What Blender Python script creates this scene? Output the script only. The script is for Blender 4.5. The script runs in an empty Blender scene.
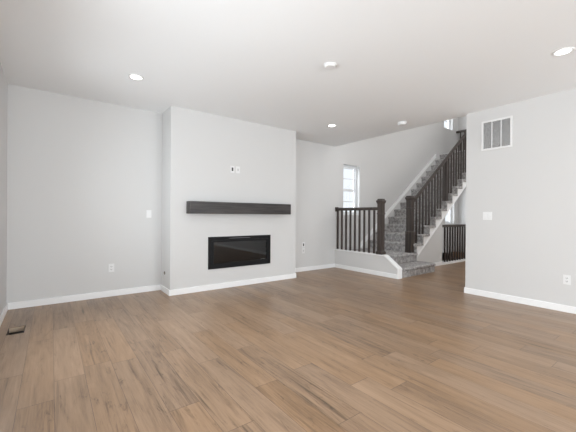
import bpy, bmesh, math, random
from mathutils import Vector, Matrix

S = bpy.context.scene
COL = S.collection
random.seed(7)

# ------------------------------------------------------------------ camera
cam_d = bpy.data.cameras.new('camera')
cam = bpy.data.objects.new('camera', cam_d)
COL.objects.link(cam)
S.camera = cam
cam_d.sensor_fit = 'HORIZONTAL'
cam_d.sensor_width = 36.0
cam_d.lens = 316.06 / 576 * 36.0
cam_d.clip_start = 0.05
cam.matrix_world = (Matrix.Translation((0, 0, 1.17)) @ Matrix.Rotation(-0.6429, 4, 'Z')
                    @ Matrix.Rotation(math.pi / 2 - 0.002, 4, 'X') @ Matrix.Rotation(0.0067, 4, 'Z'))

# ------------------------------------------------------------------ world, daylight, exposure
W = bpy.data.worlds.new('daylight_sky')
S.world = W
W.use_nodes = True
bgn = W.node_tree.nodes['Background']
bgn.inputs['Color'].default_value = (0.95, 0.98, 1.0, 1)
_nt = W.node_tree
_tc = _nt.nodes.new('ShaderNodeTexCoord')
_dot = _nt.nodes.new('ShaderNodeVectorMath')
_dot.operation = 'DOT_PRODUCT'
_dot.inputs[1].default_value = Vector((-0.45, 0.78, 0.43)).normalized()
_nt.links.new(_tc.outputs['Generated'], _dot.inputs[0])
_mr = _nt.nodes.new('ShaderNodeMapRange')      # brighter sky patch added to light the window jambs, plain bright sky elsewhere
_mr.inputs['From Min'].default_value = 0.35
_mr.inputs['From Max'].default_value = 1.0
_mr.inputs['To Min'].default_value = 1.15
_mr.inputs['To Max'].default_value = 10.0
_nt.links.new(_dot.outputs['Value'], _mr.inputs['Value'])
_nt.links.new(_mr.outputs[0], bgn.inputs['Strength'])

S.view_settings.view_transform = 'Standard'
S.view_settings.look = 'None'
S.view_settings.exposure = 0.0
S.view_settings.gamma = 1.0
S.view_settings.use_curve_mapping = False
S.cycles.use_denoising = True
S.cycles.max_bounces = 10
S.cycles.diffuse_bounces = 8


def area_light(name, loc, target, sx, sy, power, color, spread=180):
    l = bpy.data.lights.new(name, 'AREA')
    l.shape = 'RECTANGLE'
    l.size, l.size_y = sx, sy
    l.energy = power
    l.color = color
    l.spread = math.radians(spread)
    o = bpy.data.objects.new(name, l)
    COL.objects.link(o)
    o.location = loc
    o.rotation_euler = (Vector(target) - Vector(loc)).to_track_quat('-Z', 'Y').to_euler()
    return o


# daylight entering through the patio windows behind the camera, then added fill lights out of view
area_light('patio_window_daylight', (2.4, -5.24, 1.35), (2.4, 3, 1.6), 4.6, 2.3, 60, (0.89, 0.955, 1.0))
area_light('ceiling_fill_light', (2.4, -5.18, 0.9), (2.4, -2.2, 3.6), 4.6, 1.2, 262, (0.90, 0.96, 1.0))  # added upward fill that brightens the ceiling
area_light('left_fill_light', (-0.46, 1.3, 1.40), (3, 1.8, 2.3), 1.9, 1.5, 32, (0.89, 0.955, 1.0), 130)  # added fill out of view, from the left onto chimney side and right wall
area_light('chimney_side_fill_light', (-0.46, 3.65, 1.40), (3, 3.8, 1.45), 1.2, 1.5, 15, (0.89, 0.955, 1.0), 115)  # second left fill, added unseen to brighten the side of the chimney breast
area_light('foyer_fill_light', (7.6, 0.46, 3.6), (8.6, 5, 3.4), 3.2, 2.8, 84, (1.0, 0.975, 0.95))  # added unseen light for the stairs and the upper hall walls


# ------------------------------------------------------------------ materials
def new_mat(name, color=(0.8, 0.8, 0.8), rough=0.5, metal=0.0, spec=0.5):
    m = bpy.data.materials.new(name)
    m.use_nodes = True
    b = m.node_tree.nodes['Principled BSDF']
    b.inputs['Base Color'].default_value = (*color, 1)
    b.inputs['Roughness'].default_value = rough
    b.inputs['Metallic'].default_value = metal
    b.inputs['Specular IOR Level'].default_value = spec
    return m, m.node_tree, b


def N(nt, kind, **kw):
    n = nt.nodes.new(kind)
    for k, v in kw.items():
        if k.startswith('in_'):
            key = k[3:]
            key = int(key) if key.isdigit() else key.replace('_', ' ')
            n.inputs[key].default_value = v
        else:
            setattr(n, k, v)
    return n


def math_node(nt, op, a, b=None):
    n = nt.nodes.new('ShaderNodeMath')
    n.operation = op
    for i, v in enumerate((a, b)):
        if v is None:
            continue
        if isinstance(v, (int, float)):
            n.inputs[i].default_value = v
        else:
            nt.links.new(v, n.inputs[i])
    return n.outputs[0]


def ramp(nt, fac, stops, interp='LINEAR'):
    r = nt.nodes.new('ShaderNodeValToRGB')
    r.color_ramp.interpolation = interp
    e = r.color_ramp.elements
    while len(e) < len(stops):
        e.new(0.5)
    for el, (p, c) in zip(e, stops):
        el.position = p
        el.color = (*c, 1)
    nt.links.new(fac, r.inputs[0])
    return r.outputs[0]


def paint(name, color, rough, scale, strength):
    m, nt, b = new_mat(name, color, rough, 0, 0.3)
    g = N(nt, 'ShaderNodeNewGeometry')
    n = N(nt, 'ShaderNodeTexNoise', in_Scale=scale, in_Detail=3.0)
    nt.links.new(g.outputs['Position'], n.inputs['Vector'])
    bp = N(nt, 'ShaderNodeBump', in_Strength=strength, in_Distance=0.002)
    nt.links.new(n.outputs['Fac'], bp.inputs['Height'])
    nt.links.new(bp.outputs['Normal'], b.inputs['Normal'])
    return m


M = {}
M['wall'] = paint('wall_paint_warm_white', (0.645, 0.642, 0.638), 0.7, 90, 0.25)
M['ceiling'] = paint('ceiling_paint_white', (0.85, 0.862, 0.872), 0.85, 60, 0.35)
M['trim'] = paint('trim_paint_white', (0.88, 0.885, 0.89), 0.35, 20, 0.02)
M['plate'] = new_mat('white_plastic', (0.78, 0.78, 0.78), 0.35)[0]
M['dim_grey'] = new_mat('dim_grey_metal', (0.085, 0.085, 0.09), 0.5)[0]
M['slot'] = new_mat('dark_slot_plastic', (0.05, 0.05, 0.05), 0.6)[0]
M['grey_face'] = new_mat('pale_grey_plastic', (0.55, 0.55, 0.55), 0.4)[0]
M['black_metal'] = new_mat('black_powder_coated_metal', (0.007, 0.007, 0.008), 0.5, 0, 0.2)[0]
M['brass'] = new_mat('dull_brass', (0.25, 0.22, 0.18), 0.45, 0.8)[0]
M['vinyl'] = new_mat('white_window_vinyl', (0.80, 0.82, 0.84), 0.35)[0]
M['lit_subfloor'] = new_mat('subfloor_edge_painted_lit', (0.50, 0.39, 0.29), 0.8)[0]
M['duct'] = new_mat('floor_duct_sheet_metal', (0.05, 0.04, 0.035), 0.6, 0.0)[0]


def make_floor_mat():
    m, nt, b = new_mat('oak_plank_flooring', (0.4, 0.3, 0.2), 0.34, 0, 0.5)
    g = N(nt, 'ShaderNodeNewGeometry')
    s = N(nt, 'ShaderNodeSeparateXYZ')
    nt.links.new(g.outputs['Position'], s.inputs[0])
    w, L = 0.182, 1.22
    u = math_node(nt, 'DIVIDE', math_node(nt, 'ADD', s.outputs['X'], 20.0), w)
    row = math_node(nt, 'FLOOR', u)
    fu = math_node(nt, 'FRACT', u)
    wn = N(nt, 'ShaderNodeTexWhiteNoise', noise_dimensions='1D')
    nt.links.new(row, wn.inputs['W'])
    v = math_node(nt, 'ADD', math_node(nt, 'DIVIDE', math_node(nt, 'ADD', s.outputs['Y'], 30.0), L), wn.outputs['Value'])
    colm = math_node(nt, 'FLOOR', v)
    fv = math_node(nt, 'FRACT', v)
    cid = N(nt, 'ShaderNodeCombineXYZ')
    nt.links.new(row, cid.inputs[0])
    nt.links.new(colm, cid.inputs[1])
    pid = N(nt, 'ShaderNodeTexWhiteNoise', noise_dimensions='2D')
    nt.links.new(cid.outputs[0], pid.inputs['Vector'])
    # grain: stretched along the plank, shifted per plank
    gv = N(nt, 'ShaderNodeCombineXYZ')
    nt.links.new(math_node(nt, 'MULTIPLY', s.outputs['X'], 9.0), gv.inputs[0])
    nt.links.new(math_node(nt, 'MULTIPLY', s.outputs['Y'], 0.9), gv.inputs[1])
    nt.links.new(math_node(nt, 'MULTIPLY', pid.outputs['Value'], 37.0), gv.inputs[2])
    n1 = N(nt, 'ShaderNodeTexNoise', in_Scale=1.6, in_Detail=6.0, in_Roughness=0.62, in_Distortion=0.9)
    nt.links.new(gv.outputs[0], n1.inputs['Vector'])
    gv2 = N(nt, 'ShaderNodeCombineXYZ')
    nt.links.new(math_node(nt, 'MULTIPLY', s.outputs['X'], 75.0), gv2.inputs[0])
    nt.links.new(math_node(nt, 'MULTIPLY', s.outputs['Y'], 3.0), gv2.inputs[1])
    nt.links.new(math_node(nt, 'MULTIPLY', pid.outputs['Value'], 91.0), gv2.inputs[2])
    n2 = N(nt, 'ShaderNodeTexNoise', in_Scale=1.0, in_Detail=5.0, in_Roughness=0.7)
    nt.links.new(gv2.outputs[0], n2.inputs['Vector'])
    # broad weathered streaks and knots, each plank its own
    gv3 = N(nt, 'ShaderNodeCombineXYZ')
    nt.links.new(math_node(nt, 'MULTIPLY', s.outputs['X'], 16.0), gv3.inputs[0])
    nt.links.new(math_node(nt, 'MULTIPLY', s.outputs['Y'], 3.2), gv3.inputs[1])
    nt.links.new(math_node(nt, 'MULTIPLY', pid.outputs['Value'], 53.0), gv3.inputs[2])
    n3 = N(nt, 'ShaderNodeTexNoise', in_Scale=0.8, in_Detail=4.0, in_Roughness=0.7, in_Distortion=2.2)
    nt.links.new(gv3.outputs[0], n3.inputs['Vector'])
    gv4 = N(nt, 'ShaderNodeCombineXYZ')
    nt.links.new(math_node(nt, 'MULTIPLY', s.outputs['X'], 34.0), gv4.inputs[0])
    nt.links.new(math_node(nt, 'MULTIPLY', s.outputs['Y'], 1.1), gv4.inputs[1])
    nt.links.new(math_node(nt, 'MULTIPLY', pid.outputs['Value'], 71.0), gv4.inputs[2])
    n4 = N(nt, 'ShaderNodeTexNoise', in_Scale=1.0, in_Detail=3.0, in_Roughness=0.55, in_Distortion=0.5)
    nt.links.new(gv4.outputs[0], n4.inputs['Vector'])
    streak = math_node(nt, 'MULTIPLY', math_node(nt, 'MAXIMUM', math_node(nt, 'SUBTRACT', n4.outputs['Fac'], 0.58), 0.0), 1.5)
    knots = math_node(nt, 'MULTIPLY', math_node(nt, 'MAXIMUM', math_node(nt, 'SUBTRACT', 0.42, n3.outputs['Fac']), 0.0), 1.6)
    tone = math_node(nt, 'SUBTRACT', math_node(nt, 'ADD', math_node(nt, 'MULTIPLY', pid.outputs['Value'], 0.17),
                     math_node(nt, 'ADD', math_node(nt, 'MULTIPLY', n1.outputs['Fac'], 0.72),
                               math_node(nt, 'MULTIPLY', n2.outputs['Fac'], 0.52))), math_node(nt, 'ADD', knots, streak))
    colr0 = ramp(nt, tone, [(0.35, (0.094, 0.062, 0.041)), (0.55, (0.230, 0.151, 0.095)),
                            (0.70, (0.305, 0.202, 0.128)), (0.94, (0.385, 0.260, 0.170))])
    # some planks lean grey, some lean warm
    hs = N(nt, 'ShaderNodeHueSaturation')
    sep = N(nt, 'ShaderNodeSeparateColor')
    nt.links.new(pid.outputs['Color'], sep.inputs[0])
    nt.links.new(math_node(nt, 'ADD', math_node(nt, 'MULTIPLY', sep.outputs[1], 0.15), 0.98), hs.inputs['Saturation'])
    nt.links.new(colr0, hs.inputs['Color'])
    colr = hs.outputs[0]
    # thin bevelled seams between planks
    eu = math_node(nt, 'MINIMUM', fu, math_node(nt, 'SUBTRACT', 1.0, fu))
    ev = math_node(nt, 'MINIMUM', fv, math_node(nt, 'SUBTRACT', 1.0, fv))
    seam = math_node(nt, 'MAXIMUM', math_node(nt, 'LESS_THAN', math_node(nt, 'MULTIPLY', eu, w), 0.0016),
                     math_node(nt, 'LESS_THAN', math_node(nt, 'MULTIPLY', ev, L), 0.0022))
    mx = N(nt, 'ShaderNodeMix', data_type='RGBA')
    nt.links.new(math_node(nt, 'MULTIPLY', seam, 0.62), mx.inputs['Factor'])
    nt.links.new(colr, mx.inputs['A'])
    mx.inputs['B'].default_value = (0.09, 0.06, 0.045, 1)
    nt.links.new(mx.outputs['Result'], b.inputs['Base Color'])
    bp = N(nt, 'ShaderNodeBump', in_Strength=0.15, in_Distance=0.002)
    nt.links.new(math_node(nt, 'SUBTRACT', n2.outputs['Fac'], seam), bp.inputs['Height'])
    nt.links.new(bp.outputs['Normal'], b.inputs['Normal'])
    return m


def make_carpet(name, dark, light, scale=22):
    m, nt, b = new_mat(name, light, 0.95, 0, 0.1)
    g = N(nt, 'ShaderNodeNewGeometry')
    n1 = N(nt, 'ShaderNodeTexNoise', in_Scale=scale, in_Detail=4.0, in_Roughness=0.7)
    n2 = N(nt, 'ShaderNodeTexNoise', in_Scale=260.0, in_Detail=2.0)
    nt.links.new(g.outputs['Position'], n1.inputs['Vector'])
    nt.links.new(g.outputs['Position'], n2.inputs['Vector'])
    f = math_node(nt, 'ADD', math_node(nt, 'MULTIPLY', n1.outputs['Fac'], 0.7), math_node(nt, 'MULTIPLY', n2.outputs['Fac'], 0.3))
    nt.links.new(ramp(nt, f, [(0.40, dark), (0.60, light)]), b.inputs['Base Color'])
    bp = N(nt, 'ShaderNodeBump', in_Strength=0.6, in_Distance=0.006)
    nt.links.new(f, bp.inputs['Height'])
    nt.links.new(bp.outputs['Normal'], b.inputs['Normal'])
    return m


def make_wood(name, dark, light, rough, axis):
    m, nt, b = new_mat(name, dark, rough, 0, 0.4)
    g = N(nt, 'ShaderNodeNewGeometry')
    mp = N(nt, 'ShaderNodeMapping')
    sc = [40.0, 40.0, 40.0]
    sc[axis] = 2.2
    mp.inputs['Scale'].default_value = sc
    nt.links.new(g.outputs['Position'], mp.inputs['Vector'])
    n1 = N(nt, 'ShaderNodeTexNoise', in_Scale=1.0, in_Detail=5.0, in_Roughness=0.6, in_Distortion=0.6)
    nt.links.new(mp.outputs[0], n1.inputs['Vector'])
    nt.links.new(ramp(nt, n1.outputs['Fac'], [(0.3, dark), (0.72, light)]), b.inputs['Base Color'])
    bp = N(nt, 'ShaderNodeBump', in_Strength=0.2, in_Distance=0.001)
    nt.links.new(n1.outputs['Fac'], bp.inputs['Height'])
    nt.links.new(bp.outputs['Normal'], b.inputs['Normal'])
    return m


def make_glass(name, tint, fac):
    m = bpy.data.materials.new(name)
    m.use_nodes = True
    nt = m.node_tree
    nt.nodes.clear()
    out = N(nt, 'ShaderNodeOutputMaterial')
    t = N(nt, 'ShaderNodeBsdfTransparent')
    t.inputs[0].default_value = (*tint, 1)
    gl = N(nt, 'ShaderNodeBsdfGlossy', in_Roughness=0.03)
    mx = N(nt, 'ShaderNodeMixShader')
    mx.inputs[0].default_value = fac
    nt.links.new(t.outputs[0], mx.inputs[1])
    nt.links.new(gl.outputs[0], mx.inputs[2])
    nt.links.new(mx.outputs[0], out.inputs[0])
    return m


def make_emit(name, color, strength):
    m, nt, b = new_mat(name, (0.9, 0.9, 0.9), 0.4)
    b.inputs['Emission Color'].default_value = (*color, 1)
    b.inputs['Emission Strength'].default_value = strength
    return m


M['floor'] = make_floor_mat()
M['carpet'] = make_carpet('grey_stair_carpet', (0.22, 0.21, 0.205), (0.55, 0.535, 0.53), 18)
M['brown_carpet'] = make_carpet('brown_grey_carpet', (0.07, 0.055, 0.05), (0.17, 0.14, 0.125))
M['wood'] = make_wood('espresso_stained_wood', (0.028, 0.022, 0.019), (0.085, 0.068, 0.060), 0.38, 2)
M['mantel'] = make_wood('charcoal_stained_beam', (0.016, 0.014, 0.014), (0.075, 0.066, 0.064), 0.42, 0)
M['glass'] = make_glass('window_glass', (0.97, 0.985, 1.0), 0.05)
M['fire_glass'] = make_glass('smoked_fireplace_glass', (0.25, 0.25, 0.27), 0.06)
M['lamp'] = make_emit('lit_led_lens', (1.0, 0.97, 0.92), 7.0)


# ------------------------------------------------------------------ mesh helpers
def add_box(bm, x0, x1, y0, y1, z0, z1):
    v = [bm.verts.new((x, y, z)) for z in (z0, z1) for y in (y0, y1) for x in (x0, x1)]
    for f in ((0, 2, 3, 1), (4, 5, 7, 6), (0, 1, 5, 4), (2, 6, 7, 3), (0, 4, 6, 2), (1, 3, 7, 5)):
        bm.faces.new([v[i] for i in f])


def add_prism(bm, pts, axis, a, b):
    """extrude a 2-D outline along an axis: axis 'x' takes (y,z), 'y' takes (x,z), 'z' takes (x,y)"""
    def P(p, t):
        return {'x': (t, p[0], p[1]), 'y': (p[0], t, p[1]), 'z': (p[0], p[1], t)}[axis]
    A = [bm.verts.new(P(p, a)) for p in pts]
    B = [bm.verts.new(P(p, b)) for p in pts]
    bm.faces.new(A)
    bm.faces.new(B[::-1])
    n = len(pts)
    for i in range(n):
        bm.faces.new((A[i], B[i], B[(i + 1) % n], A[(i + 1) % n]))


def add_lathe(bm, prof, c, axis, seg=40):
    """revolve (radius, height) pairs about an axis through c; closed at both ends"""
    rings = []
    for r, h in prof:
        ring = []
        for i in range(seg):
            t = 2 * math.pi * i / seg
            p = [r * math.cos(t), r * math.sin(t), h]
            if axis == 'x':
                p = [p[2], p[0], p[1]]
            elif axis == 'y':
                p = [p[0], p[2], p[1]]
            ring.append(bm.verts.new(Vector(c) + Vector(p)))
        rings.append(ring)
    for a, b in zip(rings, rings[1:]):
        for i in range(seg):
            bm.faces.new((a[i], a[(i + 1) % seg], b[(i + 1) % seg], b[i]))
    bm.faces.new(rings[0][::-1])
    bm.faces.new(rings[-1])


def root_loc(o):
    v = Vector((0, 0, 0))
    while o is not None:
        v += o.location
        o = o.parent
    return v


def obj(name, bm, mat, parent=None, bevel=0.0, smooth=False, loc=None):
    """link a bmesh given in world coordinates as ONE object; loc is the origin of a top-level mesh"""
    bmesh.ops.recalc_face_normals(bm, faces=bm.faces)
    if bevel:
        es = [e for e in bm.edges if len(e.link_faces) == 2 and e.calc_face_angle(0) > 0.5]
        bmesh.ops.bevel(bm, geom=es, offset=bevel, segments=2, profile=0.6, affect='EDGES', clamp_overlap=True)
    off = root_loc(parent) if parent else Vector(loc or (0, 0, 0))
    bmesh.ops.translate(bm, verts=bm.verts, vec=-off)
    me = bpy.data.meshes.new(name)
    bm.to_mesh(me)
    bm.free()
    me.materials.append(M[mat] if isinstance(mat, str) else mat)
    if smooth:
        for p in me.polygons:
            p.use_smooth = True
    o = bpy.data.objects.new(name, me)
    COL.objects.link(o)
    if parent:
        o.parent = parent
    elif loc:
        o.location = loc
    return o


def box_obj(name, mat, ext, parent=None, bevel=0.0, **kw):
    bm = bmesh.new()
    add_box(bm, *ext)
    return obj(name, bm, mat, parent, bevel, **kw)


def tag(o, label, cat, group=None):
    o['label'] = label
    o['category'] = cat
    if group:
        o['group'] = group
    return o


def thing(name, loc, label, cat, group=None):
    o = bpy.data.objects.new(name, None)
    o.empty_display_size = 0.1
    COL.objects.link(o)
    o.location = loc
    return tag(o, label, cat, group)


def struct(name, bm, mat, label, cat, bevel=0.0):
    o = obj(name, bm, mat, None, bevel)
    o['kind'] = 'structure'
    return tag(o, label, cat)


def sbox(name, mat, ext, label, cat):
    bm = bmesh.new()
    add_box(bm, *ext)
    return struct(name, bm, mat, label, cat)


def holed_slab(bm, axis, a0, a1, u0, u1, w0, w1, holes):
    """slab between a0..a1 on axis, spanning u x w, with rectangular openings (u0,u1,w0,w1)"""
    us = sorted({u0, u1, *[h[0] for h in holes], *[h[1] for h in holes]})
    ws = sorted({w0, w1, *[h[2] for h in holes], *[h[3] for h in holes]})
    def solid(i, j):
        if i < 0 or j < 0 or i >= len(us) - 1 or j >= len(ws) - 1:
            return False
        cu, cw = (us[i] + us[i + 1]) / 2, (ws[j] + ws[j + 1]) / 2
        return not any(h[0] < cu < h[1] and h[2] < cw < h[3] for h in holes)
    cache = {}
    def V(a, u, w):
        k = (a, u, w)
        if k not in cache:
            p = {'x': (a, u, w), 'y': (u, a, w), 'z': (u, w, a)}[axis]
            cache[k] = bm.verts.new(p)
        return cache[k]
    for i in range(len(us) - 1):
        for j in range(len(ws) - 1):
            if not solid(i, j):
                continue
            U, V_, X, Y = us[i], us[i + 1], ws[j], ws[j + 1]
            for a in (a0, a1):
                bm.faces.new((V(a, U, X), V(a, V_, X), V(a, V_, Y), V(a, U, Y)))
            for di, dj, e in ((-1, 0, ((U, X), (U, Y))), (1, 0, ((V_, X), (V_, Y))),
                              (0, -1, ((U, X), (V_, X))), (0, 1, ((U, Y), (V_, Y)))):
                if not solid(i + di, j + dj):
                    (p, q), (r, s) = e
                    bm.faces.new((V(a0, p, q), V(a0, r, s), V(a1, r, s), V(a1, p, q)))


# ------------------------------------------------------------------ key dimensions (metres)
H = 2.74            # living room ceiling
XL, XR = -0.43, 5.09
YB = 5.11           # back wall
YREAR = -5.2
XE = 5.16           # edge of the living room ceiling, line of the knee wall
YR = 2.245          # end of the right wall
FX0, FX1, FY = 1.373, 3.669, 4.657   # chimney breast
XEND = 10.98
F2 = 3.105          # upper floor
TOP = 5.6
YS = 3.85           # face of the open side of the stair
WIN = {'landing': (5.428, 5.99, 1.19, 2.37), 'hall': (10.15, 10.75, 0.93, 2.1), 'upper': (10.03, 10.60, 4.0, 5.1)}

# ------------------------------------------------------------------ setting: floor, walls, ceilings
bm = bmesh.new()
VENT = (-0.345, -0.208, 4.036, 4.285)
holed_slab(bm, 'z', -0.25, 0.0, XL - 0.12, XEND, YREAR - 0.1, YB + 0.12,
           [VENT, (7.70, 10.68, 3.95, YB)])
struct('floor', bm, 'floor', 'light brown oak plank floor running through the room and under the stairs', 'floor')

bm = bmesh.new()
holed_slab(bm, 'y', YB, YB + 0.15, XL - 0.12, XEND + 0.12, -2.9, TOP, list(WIN.values()))
struct('wall_back', bm, 'wall', 'pale warm white back wall behind the fireplace and the stairs', 'wall')
bm = bmesh.new()
holed_slab(bm, 'x', XL - 0.12, XL, YREAR - 0.1, YB, -0.25, H + 0.3, [(0.3, 2.3, 0.6, 2.2), (3.0, 4.3, 0.6, 2.2)])
struct('wall_left', bm, 'wall', 'pale white wall at the far left edge of the photo', 'wall')
sbox('wall_right', 'wall', (XR, XR + 0.12, YREAR, YR, 0, H), 'pale white wall on the right with the return air grille', 'wall')
bm = bmesh.new()
holed_slab(bm, 'y', YREAR - 0.12, YREAR, XL - 0.12, XR + 0.12, -0.25, H + 0.3, [(0.05, 4.75, 0.15, 2.55)])
struct('wall_rear', bm, 'wall', 'wall with wide patio windows behind the viewer', 'wall')
sbox('wall_chimney_breast', 'wall', (FX0, FX1, FY, YB, 0, H), 'pale wall projecting forward around the fireplace and mantel', 'wall')
sbox('ceiling', 'ceiling', (XL - 0.12, XE, YREAR - 0.12, YB, H, F2), 'flat white living room ceiling', 'ceiling')
# two-storey stair hall beyond the ceiling edge
sbox('wall_loft', 'wall', (XE - 0.1, XE, 0.3, YB, F2, TOP), 'upper wall above the living room ceiling edge', 'wall')
sbox('wall_hall_end', 'wall', (XEND, XEND + 0.12, 0.3, YB, -2.9, TOP), 'pale wall closing the far end of the stair hall', 'wall')
bm = bmesh.new()
holed_slab(bm, 'y', 0.3, 0.42, XR + 0.12, XEND + 0.12, -0.25, TOP, [(6.0, 9.2, 2.2, 5.0)])
struct('wall_foyer', bm, 'wall', 'front wall of the stair hall with an added opening for the fill light', 'wall')
sbox('ceiling_upper', 'ceiling', (XE - 0.1, XEND + 0.12, 0.3, YB + 0.12, TOP, TOP + 0.15), 'high ceiling over the stair hall', 'ceiling')

# stair geometry
X0, G, Z0, R = 6.350, 0.262, 0.375, 0.195
NSTEP = 14


def nose(x):
    return Z0 + R * ((x - X0) / G + 1)


# upper floor at the head of the stairs
sbox('floor_upper', 'brown_carpet', (X0 + G * 13 + 0.06, 10.93, YS + 0.02, YB, H, F2 - 0.002), 'carpeted upper landing at the head of the stairs', 'floor')

# wall under the open side of the stair
bm = bmesh.new()
lo = lambda x: nose(x) - 0.361
add_prism(bm, [(6.44, 0), (7.55, 0), (7.55, lo(7.55)), (6.44, lo(6.44))], 'y', YS + 0.02, YS + 0.13)
struct('wall_stair', bm, 'wall', 'triangular pale wall under the open side of the stairs', 'wall')

# knee wall beside the landing with its sloping end and cap
bm = bmesh.new()
add_prism(bm, [(YB, 0), (YB, 0.395), (3.775, 0.395), (3.475, 0.18), (3.475, 0)], 'x', XE, XE + 0.10)
knee = struct('wall_knee', bm, 'wall', 'low pale knee wall with sloping end under the short railing', 'wall')
bm = bmesh.new()
add_prism(bm, [(YB, 0.395), (YB, 0.415), (3.768, 0.415), (3.455, 0.192), (3.455, 0), (3.475, 0), (3.475, 0.18), (3.775, 0.395)],
          'x', XE - 0.012, XE + 0.112)
struct('trim_1', bm, 'trim', 'white cap trim over the knee wall, sloping down at its end', 'trim', 0.003)

# baseboards
BH, BT = 0.083, 0.014


def baseboard(name, segs, label):
    bm = bmesh.new()
    for (x0, x1, y0, y1) in segs:
        add_box(bm, x0, x1, y0, y1, 0, BH)
    return struct(name, bm, 'trim', label, 'baseboard', 0.003)


baseboard('baseboard_left', [(XL, XL + BT, YREAR, YB)], 'white baseboard along the far left wall')
baseboard('baseboard_back', [(XL + BT, FX0 - BT, YB - BT, YB)], 'white baseboard on the back wall left of the fireplace')
baseboard('baseboard_fireplace', [(FX0 - BT, FX1 + BT, FY - BT, FY), (FX0 - BT, FX0, FY, YB), (FX1, FX1 + BT, FY, YB - BT)],
          'white baseboard wrapping the projecting fireplace wall')
baseboard('baseboard_niche', [(FX1, XE - BT, YB - BT, YB)], 'white baseboard on the back wall between fireplace and knee wall')
baseboard('baseboard_knee', [(XE - BT, XE, 3.47, YB)], 'white baseboard along the foot of the knee wall')
baseboard('baseboard_right', [(XR - BT, XR, YREAR, YR + BT), (XR, XR + 0.134, YR, YR + BT)], 'white baseboard along the right wall')
bm = bmesh.new()
add_box(bm, 6.485, 7.56, YS + 0.004, YS + 0.02, 0, BH)
struct('baseboard_stair', bm, 'trim', 'short white baseboard under the open side of the stairs', 'baseboard', 0.003)

# ------------------------------------------------------------------ windows
def window(name, key, label, cat='window'):
    x0, x1, z0, z1 = WIN[key]
    t = bpy.data.objects.new(name, None)
    COL.objects.link(t)
    t.location = ((x0 + x1) / 2, YB + 0.1, z0)
    t['kind'] = 'structure'
    tag(t, label, cat)
    fw = 0.045
    y0, y1 = YB + 0.085, YB + 0.15
    bm = bmesh.new()
    holed_slab(bm, 'y', y0, y1, x0, x1, z0, z1, [(x0 + fw, x1 - fw, z0 + fw, z1 - fw)])
    obj('window_frame', bm, 'vinyl', t, 0.003)
    zm = (z0 + z1) / 2
    for s, (a, b) in enumerate(((z0 + fw, zm), (zm, z1 - fw))):
        yo = 0.012 if s else 0.0
        bm = bmesh.new()
        sw = 0.032
        sx0, sx1 = x0 + fw, x1 - fw
        zc = (a + b) / 2
        holed_slab(bm, 'y', y0 + 0.012 + yo, y0 + 0.037 + yo, sx0, sx1, a, b,
                   [(sx0 + sw, sx1 - sw, a + sw, zc - 0.009), (sx0 + sw, sx1 - sw, zc + 0.009, b - sw)])
        sash = obj('sash', bm, 'vinyl', t, 0.002)
        box_obj('pane', 'glass', (sx0 + sw, sx1 - sw, y0 + 0.022 + yo, y0 + 0.026 + yo, a + sw, b - sw), sash)
    bm = bmesh.new()
    add_box(bm, x0 + 0.001, x1 - 0.001, YB + 0.002, y0, z0, z0 + 0.012)
    obj('window_sill', bm, 'trim', t, 0.002)
    return t


window('window_1', 'landing', 'narrow white double hung window above the stair landing, behind the short railing')
window('window_2', 'hall', 'bright window under the sloping stairs, above the basement railing')
window('window_3', 'upper', 'bright upper floor window just under the ceiling edge at the head of the stairs')

# ------------------------------------------------------------------ staircase
st = thing('staircase', (X0, 4.48, 0.0), 'grey carpeted staircase rising to the right along the back wall from a low landing', 'staircase')


def nosed(zt, nx, t=0.055, r=0.026, n=5):
    """outline of a rounded nosing at front nx, top zt, going down to zt-t"""
    pts = []
    for i in range(n + 1):
        a = math.pi / 2 * (1 + i / n)
        pts.append((nx + r + r * math.cos(a), zt - r + r * math.sin(a)))
    pts += [(nx, zt - t + 0.008), (nx + 0.008, zt - t)]
    return pts


# bottom step and landing run along Y: their outlines are in (y,z)
bm = bmesh.new()
add_prism(bm, [(YS + 0.05, 0.185)] + nosed(0.185, 3.452) + [(3.475, 0.13), (3.475, 0.0), (YS + 0.05, 0.0)], 'x', XE + 0.114, 6.48)
obj('bottom_step', bm, 'carpet', st, 0.006)
bm = bmesh.new()
add_prism(bm, [(YB - 0.014, Z0)] + nosed(Z0, YS - 0.012) + [(YS + 0.012, Z0 - 0.055), (YS + 0.012, 0.19), (YS + 0.055, 0.19), (YS + 0.055, 0.0), (YB - 0.014, 0.0)],
          'x', XE + 0.114, 6.435)
obj('landing', bm, 'carpet', st)
for k in range(1, NSTEP + 1):
    x, z = X0 + G * (k - 1), Z0 + R * k
    bm = bmesh.new()
    xe = x + G + (0.03 if k < NSTEP else 0.06)
    add_prism(bm, [(xe, z)] + nosed(z, x - 0.02) + [(x, z - 0.055), (x, z - R), (x + 0.028, z - R), (x + 0.028, z - 0.05), (xe, z - 0.05)],
              'y', YS - 0.028, YB - 0.02)
    obj('step', bm, 'carpet', st)
# white cut stringer on the open side
bm = bmesh.new()
pts = [(6.437, lo(6.437))]
xe = X0 + G * 13 + 0.03
pts += [(xe, lo(xe))]
for k in range(NSTEP, 0, -1):
    x, z = X0 + G * (k - 1), Z0 + R * k
    pts += [(min(x + G + 0.012, xe), z - 0.052), (x + 0.012 if k > 1 else 6.437, z - 0.052)]
add_prism(bm, pts, 'y', YS, YS + 0.02)
obj('stringer', bm, 'trim', st)['label'] = 'white sawtooth stringer'
xt = X0 + G * 13
box_obj('landing_trim', 'trim', (xt - 0.018, xt + 0.03, YS - 0.02, YB - 0.024, Z0 + R * 14 + 0.001, Z0 + R * 14 + 0.02), st, 0.004)['label'] = 'thin white edge trim'
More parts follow.
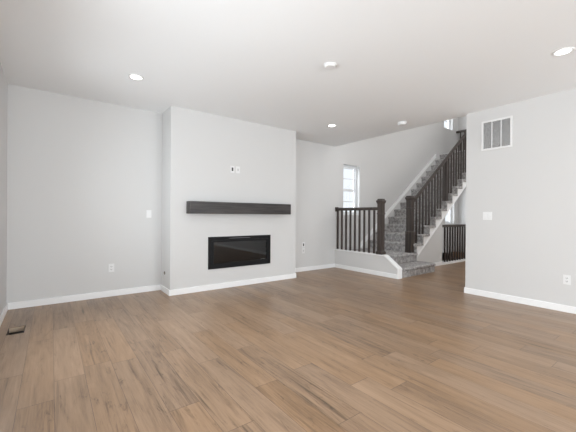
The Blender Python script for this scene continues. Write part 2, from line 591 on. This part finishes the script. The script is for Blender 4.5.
# thin moulding along the lower edge of the stringer
bm = bmesh.new()
xa, xb = 6.46, 9.6
add_prism(bm, [(xa, lo(xa)), (xb, lo(xb)), (xb, lo(xb) + 0.035), (xa, lo(xa) + 0.035)], 'y', YS - 0.01, YS)
obj('stringer_moulding', bm, 'trim', st)
# sloping underside
bm = bmesh.new()
add_prism(bm, [(6.5, lo(6.5)), (9.8, lo(9.8)), (9.8, lo(9.8) + 0.07), (6.5, lo(6.5) + 0.07)], 'y', YS + 0.021, YB - 0.002)
obj('soffit', bm, 'wall', st)['label'] = 'white sloping underside'
# white skirt board on the back wall
bm = bmesh.new()
sk = lambda x: nose(x) + 0.159
xs0, xs1 = 6.02, 9.50
add_prism(bm, [(XE + 0.114, Z0), (xs0 + 0.35, Z0), (9.75, nose(9.75) - 0.2), (9.75, F2 + 0.09), (xs1, F2 + 0.09), (xs1, sk(xs1)), (xs0, Z0 + 0.09), (XE + 0.114, Z0 + 0.09)],
          'y', YB - 0.022, YB - 0.001)
obj('skirt_board', bm, 'wall', st)['label'] = 'pale skirt board along the back wall'
for d0, d1, th in ((-0.012, 0.022, 0.034), (-0.062, -0.012, 0.026), (-0.088, -0.062, 0.034)):
    bm = bmesh.new()
    add_prism(bm, [(xs0, sk(xs0) + d0), (xs1, sk(xs1) + d0), (xs1, sk(xs1) + d1), (xs0, sk(xs0) + d1)], 'y', YB - th, YB - 0.001)
    obj('skirt_moulding', bm, 'trim', st)

# ------------------------------------------------------------------ railings
def newel(parent, x, y, z0, z1, a, base_h, base_a, cap_a, collar):
    """square newel post: plinth, shaft, collar, moulded cap - one mesh"""
    bm = bmesh.new()
    def sq(h, z):
        return [bm.verts.new((x + sx * h, y + sy * h, z)) for sx, sy in ((-1, -1), (1, -1), (1, 1), (-1, 1))]
    prof = [(base_a / 2, z0), (base_a / 2, z0 + base_h), (a / 2, z0 + base_h + 0.03), (a / 2, collar - 0.012), (a / 2 + 0.008, collar - 0.008),
            (a / 2 + 0.008, collar + 0.008), (a / 2, collar + 0.012), (a / 2, z1 - 0.095), (a / 2 + 0.006, z1 - 0.085),
            (cap_a / 2, z1 - 0.06), (cap_a / 2, z1 - 0.03), (cap_a / 2 - 0.014, z1 - 0.026), (a / 2 - 0.004, z1)]
    rings = [sq(*p) for p in prof]
    for r0, r1 in zip(rings, rings[1:]):
        for i in range(4):
            bm.faces.new((r0[i], r0[(i + 1) % 4], r1[(i + 1) % 4], r1[i]))
    bm.faces.new(rings[0][::-1])
    bm.faces.new(rings[-1])
    return obj('newel_post', bm, 'wood', parent)


def bar(parent, name, p, q, w, h, mat='wood'):
    """rail of rectangular section with rounded top shoulders from p to q (ends cut plumb)"""
    bm = bmesh.new()
    p, q = Vector(p), Vector(q)
    d = q - p
    s = Vector((d.y, -d.x, 0)).normalized()
    sec = [(-w / 2 * 0.8, -h / 2), (w / 2 * 0.8, -h / 2), (w / 2, -h * 0.1), (w / 2, h * 0.3), (w / 2 * 0.6, h / 2),
           (-w / 2 * 0.6, h / 2), (-w / 2, h * 0.3), (-w / 2, -h * 0.1)]
    rings = [[bm.verts.new(c + s * u + Vector((0, 0, v))) for u, v in sec] for c in (p, q)]
    n = len(sec)
    for i in range(n):
        bm.faces.new((rings[0][i], rings[0][(i + 1) % n], rings[1][(i + 1) % n], rings[1][i]))
    bm.faces.new(rings[0][::-1])
    bm.faces.new(rings[1])
    return obj(name, bm, mat, parent)


BA = 0.032


def baluster(parent, x, y, z0, z1, slope=0.0):
    bm = bmesh.new()
    h = BA / 2
    v = []
    for zz, s in ((z0, 0), (z1, slope)):
        for sx, sy in ((-1, -1), (1, -1), (1, 1), (-1, 1)):
            v.append(bm.verts.new((x + sx * h, y + sy * h, zz + s * sx * h)))
    bm.faces.new(v[3::-1])
    bm.faces.new(v[4:])
    for i in range(4):
        bm.faces.new((v[i], v[(i + 1) % 4], v[4 + (i + 1) % 4], v[4 + i]))
    return obj('baluster', bm, 'wood', parent)


# short railing on the knee wall
xr = XE + 0.05
rl = thing('railing', (xr, 4.5, 0.415), 'short dark brown railing with square balusters and newel post on the low knee wall', 'railing')
bar(rl, 'handrail', (xr, 3.93, 1.315), (xr, YB - 0.014, 1.315), 0.062, 0.062)
for i in range(9):
    baluster(rl, xr, 4.055 + 0.1265 * i, 0.415, 1.288)
newel(rl, xr, 3.893, 0.415, 1.507, 0.102, 0.045, 0.138, 0.135, 1.215)
box_obj('rosette', 'wood', (xr - 0.05, xr + 0.05, YB - 0.015, YB, 1.265, 1.365), rl, 0.004)

# long railing climbing the open side of the stairs
yr = YS + 0.085
rs = thing('railing', (6.31, yr, Z0), 'long dark brown railing with square balusters climbing the open side of the carpeted stairs', 'railing')
RAIL = lambda x: 1.525 + 0.765 * (x - 6.44)
newel(rs, 6.31, yr + 0.012, Z0, 1.613, 0.122, 0.45, 0.146, 0.158, 1.345)
bar(rs, 'handrail', (6.36, yr, RAIL(6.36)), (9.72, yr, RAIL(9.72)), 0.062, 0.075)
for k in range(1, 14):
    for j in range(2):
        x = X0 + G * (k - 1) + 0.052 + 0.131 * j
        if k == 6 and j == 1:
            continue
        baluster(rs, x, yr, Z0 + R * k, RAIL(x) - 0.03, 0.765)
xp = X0 + G * 5 + 0.185
box_obj('support_post', 'wood', (xp - 0.036, xp + 0.036, yr - 0.036, yr + 0.036, Z0 + R * 6, RAIL(xp) - 0.045), rs, 0.004)
newel(rs, 9.77, yr + 0.012, F2 - 0.001, F2 + 1.13, 0.122, 0.1, 0.146, 0.158, F2 + 0.85)

# guard at the top of the stairs
xg = 10.86
rg = thing('railing', (xg, 4.6, F2), 'dark railing end glimpsed at the head of the stairs beside the upper window', 'railing')
bar(rg, 'handrail', (xg, 3.92, F2 + 0.885), (xg, YB, F2 + 0.885), 0.062, 0.07)
for i in range(8):
    baluster(rg, xg, YB - 0.13 - 0.131 * i, F2, F2 + 0.855)

# railing under the stairs, around the basement stairwell
yb = 3.9
box_obj_curb = sbox('trim_2', 'trim', (7.56, 10.7, yb - 0.045, yb + 0.05, 0, 0.05), 'white curb trim under the basement railing', 'trim')
rb = thing('railing', (7.7, yb, 0.05), 'low dark railing around the basement stairwell, under the slope of the stairs', 'railing')
bar(rb, 'handrail', (7.56, yb, 0.935), (10.68, yb, 0.935), 0.06, 0.06)
for i in range(23):
    baluster(rb, 7.735 + 0.132 * i, yb, 0.05, 0.91)

# basement stairs behind that railing
bs = thing('basement_staircase', (10.0, 4.5, -1.0), 'dark brown carpeted stairs going down behind the railing under the main stairs', 'staircase')
for k in range(1, 13):
    x1, z = 10.68 - 0.255 * (k - 1), -0.19 * k
    bm = bmesh.new()
    add_prism(bm, [(x1, z)] + [(a, b) for a, b in nosed(z, x1 - 0.275)] + [(x1 - 0.255, z - 0.055), (x1 - 0.255, z - 0.2), (x1, z - 0.2)],
              'y', YS + 0.14, YB - 0.002)
    obj('step', bm, 'brown_carpet', bs)

# ------------------------------------------------------------------ fireplace and mantel
bm = bmesh.new()
add_box(bm, 1.602, 3.437, 4.50, FY, 1.187, 1.368)
tag(obj('mantel_shelf', bm, 'mantel', None, 0.006, loc=(2.52, FY, 1.187)),
    'dark charcoal wood beam mantel mounted above the fireplace', 'mantel shelf')

fx0, fx1, fz0, fz1 = 1.945, 3.098, 0.322, 0.826
fp = thing('electric_fireplace', ((fx0 + fx1) / 2, FY, fz0), 'black wide linear fireplace with dark glass set in the wall below the mantel', 'fireplace')
bm = bmesh.new()
holed_slab(bm, 'y', FY - 0.014, FY, fx0, fx1, fz0, fz1, [(fx0 + 0.055, fx1 - 0.055, fz0 + 0.055, fz1 - 0.06)])
obj('surround_frame', bm, 'black_metal', fp, 0.003)
bm = bmesh.new()
holed_slab(bm, 'y', FY - 0.024, FY - 0.010, fx0 + 0.055, fx1 - 0.055, fz0 + 0.055, fz1 - 0.06,
           [(fx0 + 0.085, fx1 - 0.085, fz0 + 0.085, fz1 - 0.085)])
obj('inner_frame', bm, 'black_metal', fp, 0.002)
box_obj('glass_panel', 'fire_glass', (fx0 + 0.08, fx1 - 0.08, FY - 0.010, FY - 0.007, fz0 + 0.08, fz1 - 0.08), fp)
box_obj('back_panel', 'black_metal', (fx0 + 0.06, fx1 - 0.06, FY - 0.004, FY, fz0 + 0.06, fz1 - 0.065), fp)
bm = bmesh.new()
add_box(bm, fx0 + 0.35, fx1 - 0.42, FY - 0.018, FY - 0.0145, fz1 - 0.036, fz1 - 0.024)
obj('vent_strip', bm, 'dim_grey', fp)['label'] = 'thin grey vent strip'
box_obj('control_label', 'dim_grey', (fx1 - 0.20, fx1 - 0.115, FY - 0.0115, FY - 0.0102, fz0 + 0.092, fz0 + 0.100), fp)

# ------------------------------------------------------------------ wall plates
def plate(name, axis, a, u, z, w, h, label, cat, kind, group=None):
    """cover plate on a wall. axis 'y': wall face at y=a facing -y; axis 'x': wall face at x=a facing -x"""
    def ext(u0, u1, d0, d1, z0, z1):
        return (u0, u1, a - d1, a - d0, z0, z1) if axis == 'y' else (a - d1, a - d0, u0, u1, z0, z1)
    loc = (u, a, z) if axis == 'y' else (a, u, z)
    t = thing(name, loc, label, cat, group)
    box_obj('cover_plate', 'plate', ext(u - w / 2, u + w / 2, 0, 0.006, z - h / 2, z + h / 2), t, 0.002)
    if kind == 'outlet':
        for s in (-1, 1):
            f = box_obj('socket', 'plate', ext(u - 0.017, u + 0.017, 0.006, 0.0085, z + s * 0.0195 - 0.014, z + s * 0.0195 + 0.014), t, 0.001)
            bm = bmesh.new()
            for du in (-0.007, 0.007):
                add_box(bm, *ext(u + du - 0.002, u + du + 0.002, 0.0084, 0.0092, z + s * 0.0195 - 0.004, z + s * 0.0195 + 0.007))
            add_box(bm, *ext(u - 0.0025, u + 0.0025, 0.0084, 0.0092, z + s * 0.0195 - 0.011, z + s * 0.0195 - 0.006))
            obj('slots', bm, 'slot', f)
    elif kind == 'rocker':
        box_obj('rocker_switch', 'plate', ext(u - 0.016, u + 0.016, 0.006, 0.010, z - 0.033, z + 0.033), t, 0.002)
    elif kind == 'rocker2':
        for du in (-0.023, 0.023):
            box_obj('rocker_switch', 'plate', ext(u + du - 0.016, u + du + 0.016, 0.006, 0.010, z - 0.033, z + 0.033), t, 0.002)
            box_obj('switch_gap', 'grey_face', ext(u + du - 0.0175, u + du + 0.0175, 0.006, 0.0066, z - 0.0345, z + 0.0345), t)
    elif kind == 'port':
        box_obj('port', 'slot', ext(u - 0.014, u + 0.014, 0.006, 0.0075, z - 0.028, z + 0.028), t)
    elif kind == 'jack':
        box_obj('port', 'grey_face', ext(u - 0.012, u + 0.012, 0.006, 0.0075, z - 0.02, z + 0.02), t)
    return t


plate('wall_outlet', 'y', YB, 0.688, 0.405, 0.072, 0.117, 'white double wall outlet low on the back wall left of the fireplace', 'outlet', 'outlet')
plate('wall_switch', 'y', YB, 1.187, 1.178, 0.070, 0.115, 'single white switch plate at mid height on the back wall left of the fireplace', 'switch', 'rocker')
plate('media_plate', 'y', FY, 2.352, 1.912, 0.070, 0.112, 'white plate with a dark socket above the mantel, left of the pair', 'wall plate', 'port')
plate('media_plate', 'y', FY, 2.452, 1.912, 0.070, 0.112, 'plain white plate above the mantel, right of the pair', 'wall plate', 'jack')
plate('wall_plate', 'y', YB, 4.235, 0.556, 0.070, 0.112, 'upper of two white plates stacked on the wall right of the fireplace, dark centre', 'wall plate', 'port')
plate('wall_plate', 'y', YB, 4.235, 0.432, 0.070, 0.112, 'lower of two white plates stacked on the wall right of the fireplace', 'wall plate', 'jack')
plate('wall_switch', 'x', XR, 1.945, 1.18, 0.117, 0.115, 'double white rocker switch on the right wall below the grille', 'switch', 'rocker2')
plate('wall_outlet', 'x', XR, 1.052, 0.40, 0.072, 0.117, 'white wall outlet low on the right wall near the photo edge', 'outlet', 'outlet')

# gas key valve on the side of the chimney breast
gv = thing('gas_valve', (FX0, 4.925, 0.29), 'small round gas key valve low on the left side of the projecting fireplace wall', 'valve')
bm = bmesh.new()
add_lathe(bm, [(0.026, 0.0), (0.026, -0.004), (0.018, -0.008), (0.012, -0.009)], (FX0, 4.925, 0.29), 'x', 24)
obj('escutcheon', bm, 'brass', gv)
bm = bmesh.new()
add_lathe(bm, [(0.008, -0.008), (0.008, -0.011)], (FX0, 4.925, 0.29), 'x', 16)
obj('key_hole', bm, 'slot', gv)

# ------------------------------------------------------------------ return air grille on the right wall
gy0, gy1, gz0, gz1 = 1.640, 2.030, 2.138, 2.568
ga = thing('air_return_grille', (XR, (gy0 + gy1) / 2, gz0), 'white three panel return air grille high on the right wall', 'vent')
bm = bmesh.new()
bw = (gy1 - gy0 - 0.07) / 3
holes = []
for i in range(3):
    a = gy0 + 0.025 + i * (bw + 0.010)
    holes.append((a, a + bw, gz0 + 0.025, gz1 - 0.025))
holed_slab(bm, 'x', XR - 0.012, XR, gy0, gy1, gz0, gz1, holes)
obj('frame', bm, 'plate', ga, 0.002)
box_obj('dark_backing', 'slot', (XR - 0.002, XR, gy0 + 0.02, gy1 - 0.02, gz0 + 0.02, gz1 - 0.02), ga)
for (a, b, c, d) in holes:
    bm = bmesh.new()
    n = 40
    for i in range(n):
        z = c + (d - c) * (i + 0.5) / n
        add_prism(bm, [(XR - 0.0095, z - 0.0030), (XR - 0.0090, z - 0.0037), (XR - 0.0035, z + 0.0018), (XR - 0.0040, z + 0.0025)], 'y', a, b)
    obj('louver_panel', bm, 'plate', ga)

# ------------------------------------------------------------------ floor duct opening
fv = thing('floor_vent', ((VENT[0] + VENT[1]) / 2, (VENT[2] + VENT[3]) / 2, 0), 'open rectangular floor vent beside the far left wall', 'vent')
bm = bmesh.new()
x0, x1, y0, y1 = VENT
holed_slab(bm, 'z', -0.24, -0.004, x0 + 0.001, x1 - 0.001, y0 + 0.001, y1 - 0.001, [(x0 + 0.006, x1 - 0.006, y0 + 0.006, y1 - 0.006)])
obj('duct', bm, 'duct', fv)
bm = bmesh.new()
add_box(bm, x0 + 0.006, x1 - 0.006, y1 - 0.0085, y1 - 0.0061, -0.048, -0.003)  # tan strip on the far wall only, stands in for light falling there
obj('lit_edge_lining', bm, 'lit_subfloor', fv)['label'] = 'wood edge of the opening, tan on the far side to imitate light'
box_obj('duct_bottom', 'slot', (x0 + 0.001, x1 - 0.001, y0 + 0.001, y1 - 0.001, -0.249, -0.241), fv)

# ------------------------------------------------------------------ ceiling fixtures
def downlight(x, y, label):
    t = thing('recessed_light', (x, y, H), label, 'ceiling light', 'lit recessed ceiling lights')
    bm = bmesh.new()
    seg = 40
    prof = [(0.058, 0.0), (0.060, -0.004), (0.074, -0.007), (0.082, -0.004), (0.083, 0.0)]
    rings = [[bm.verts.new((x + r * math.cos(2 * math.pi * i / seg), y + r * math.sin(2 * math.pi * i / seg), H + h)) for i in range(seg)] for r, h in prof]
    rings.append(rings[0])
    for a, b in zip(rings, rings[1:]):
        for i in range(seg):
            bm.faces.new((a[i], a[(i + 1) % seg], b[(i + 1) % seg], b[i]))
    obj('trim_ring', bm, 'plate', t, smooth=True)
    bm = bmesh.new()
    add_lathe(bm, [(0.0585, 0.0), (0.0585, -0.003)], (x, y, H), 'z', seg)
    obj('lens', bm, 'lamp', t)['label'] = 'bright lit lens'


downlight(0.770, 3.945, 'round lit recessed ceiling light on the left, above the back left corner')
downlight(3.905, 3.954, 'round lit recessed ceiling light near the window and short railing')
downlight(3.874, 0.843, 'round lit recessed ceiling light at the right edge of the photo')


def detector(x, y, r, h, label):
    t = thing('smoke_detector', (x, y, H), label, 'smoke detector')
    bm = bmesh.new()
    add_lathe(bm, [(r, 0.0), (r, -h * 0.35)], (x, y, H), 'z')
    obj('base', bm, 'plate', t, 0.002, smooth=False)
    bm = bmesh.new()
    add_lathe(bm, [(r * 0.86, -h * 0.35), (r * 0.88, -h * 0.8), (r * 0.78, -h), (r * 0.3, -h * 1.04)], (x, y, H), 'z')
    obj('housing', bm, 'plate', t)


detector(2.318, 2.382, 0.066, 0.03, 'round white ceiling disc in the middle of the ceiling, unlit')
detector(4.700, 3.104, 0.075, 0.045, 'round white smoke detector on the ceiling near its edge by the stairs')
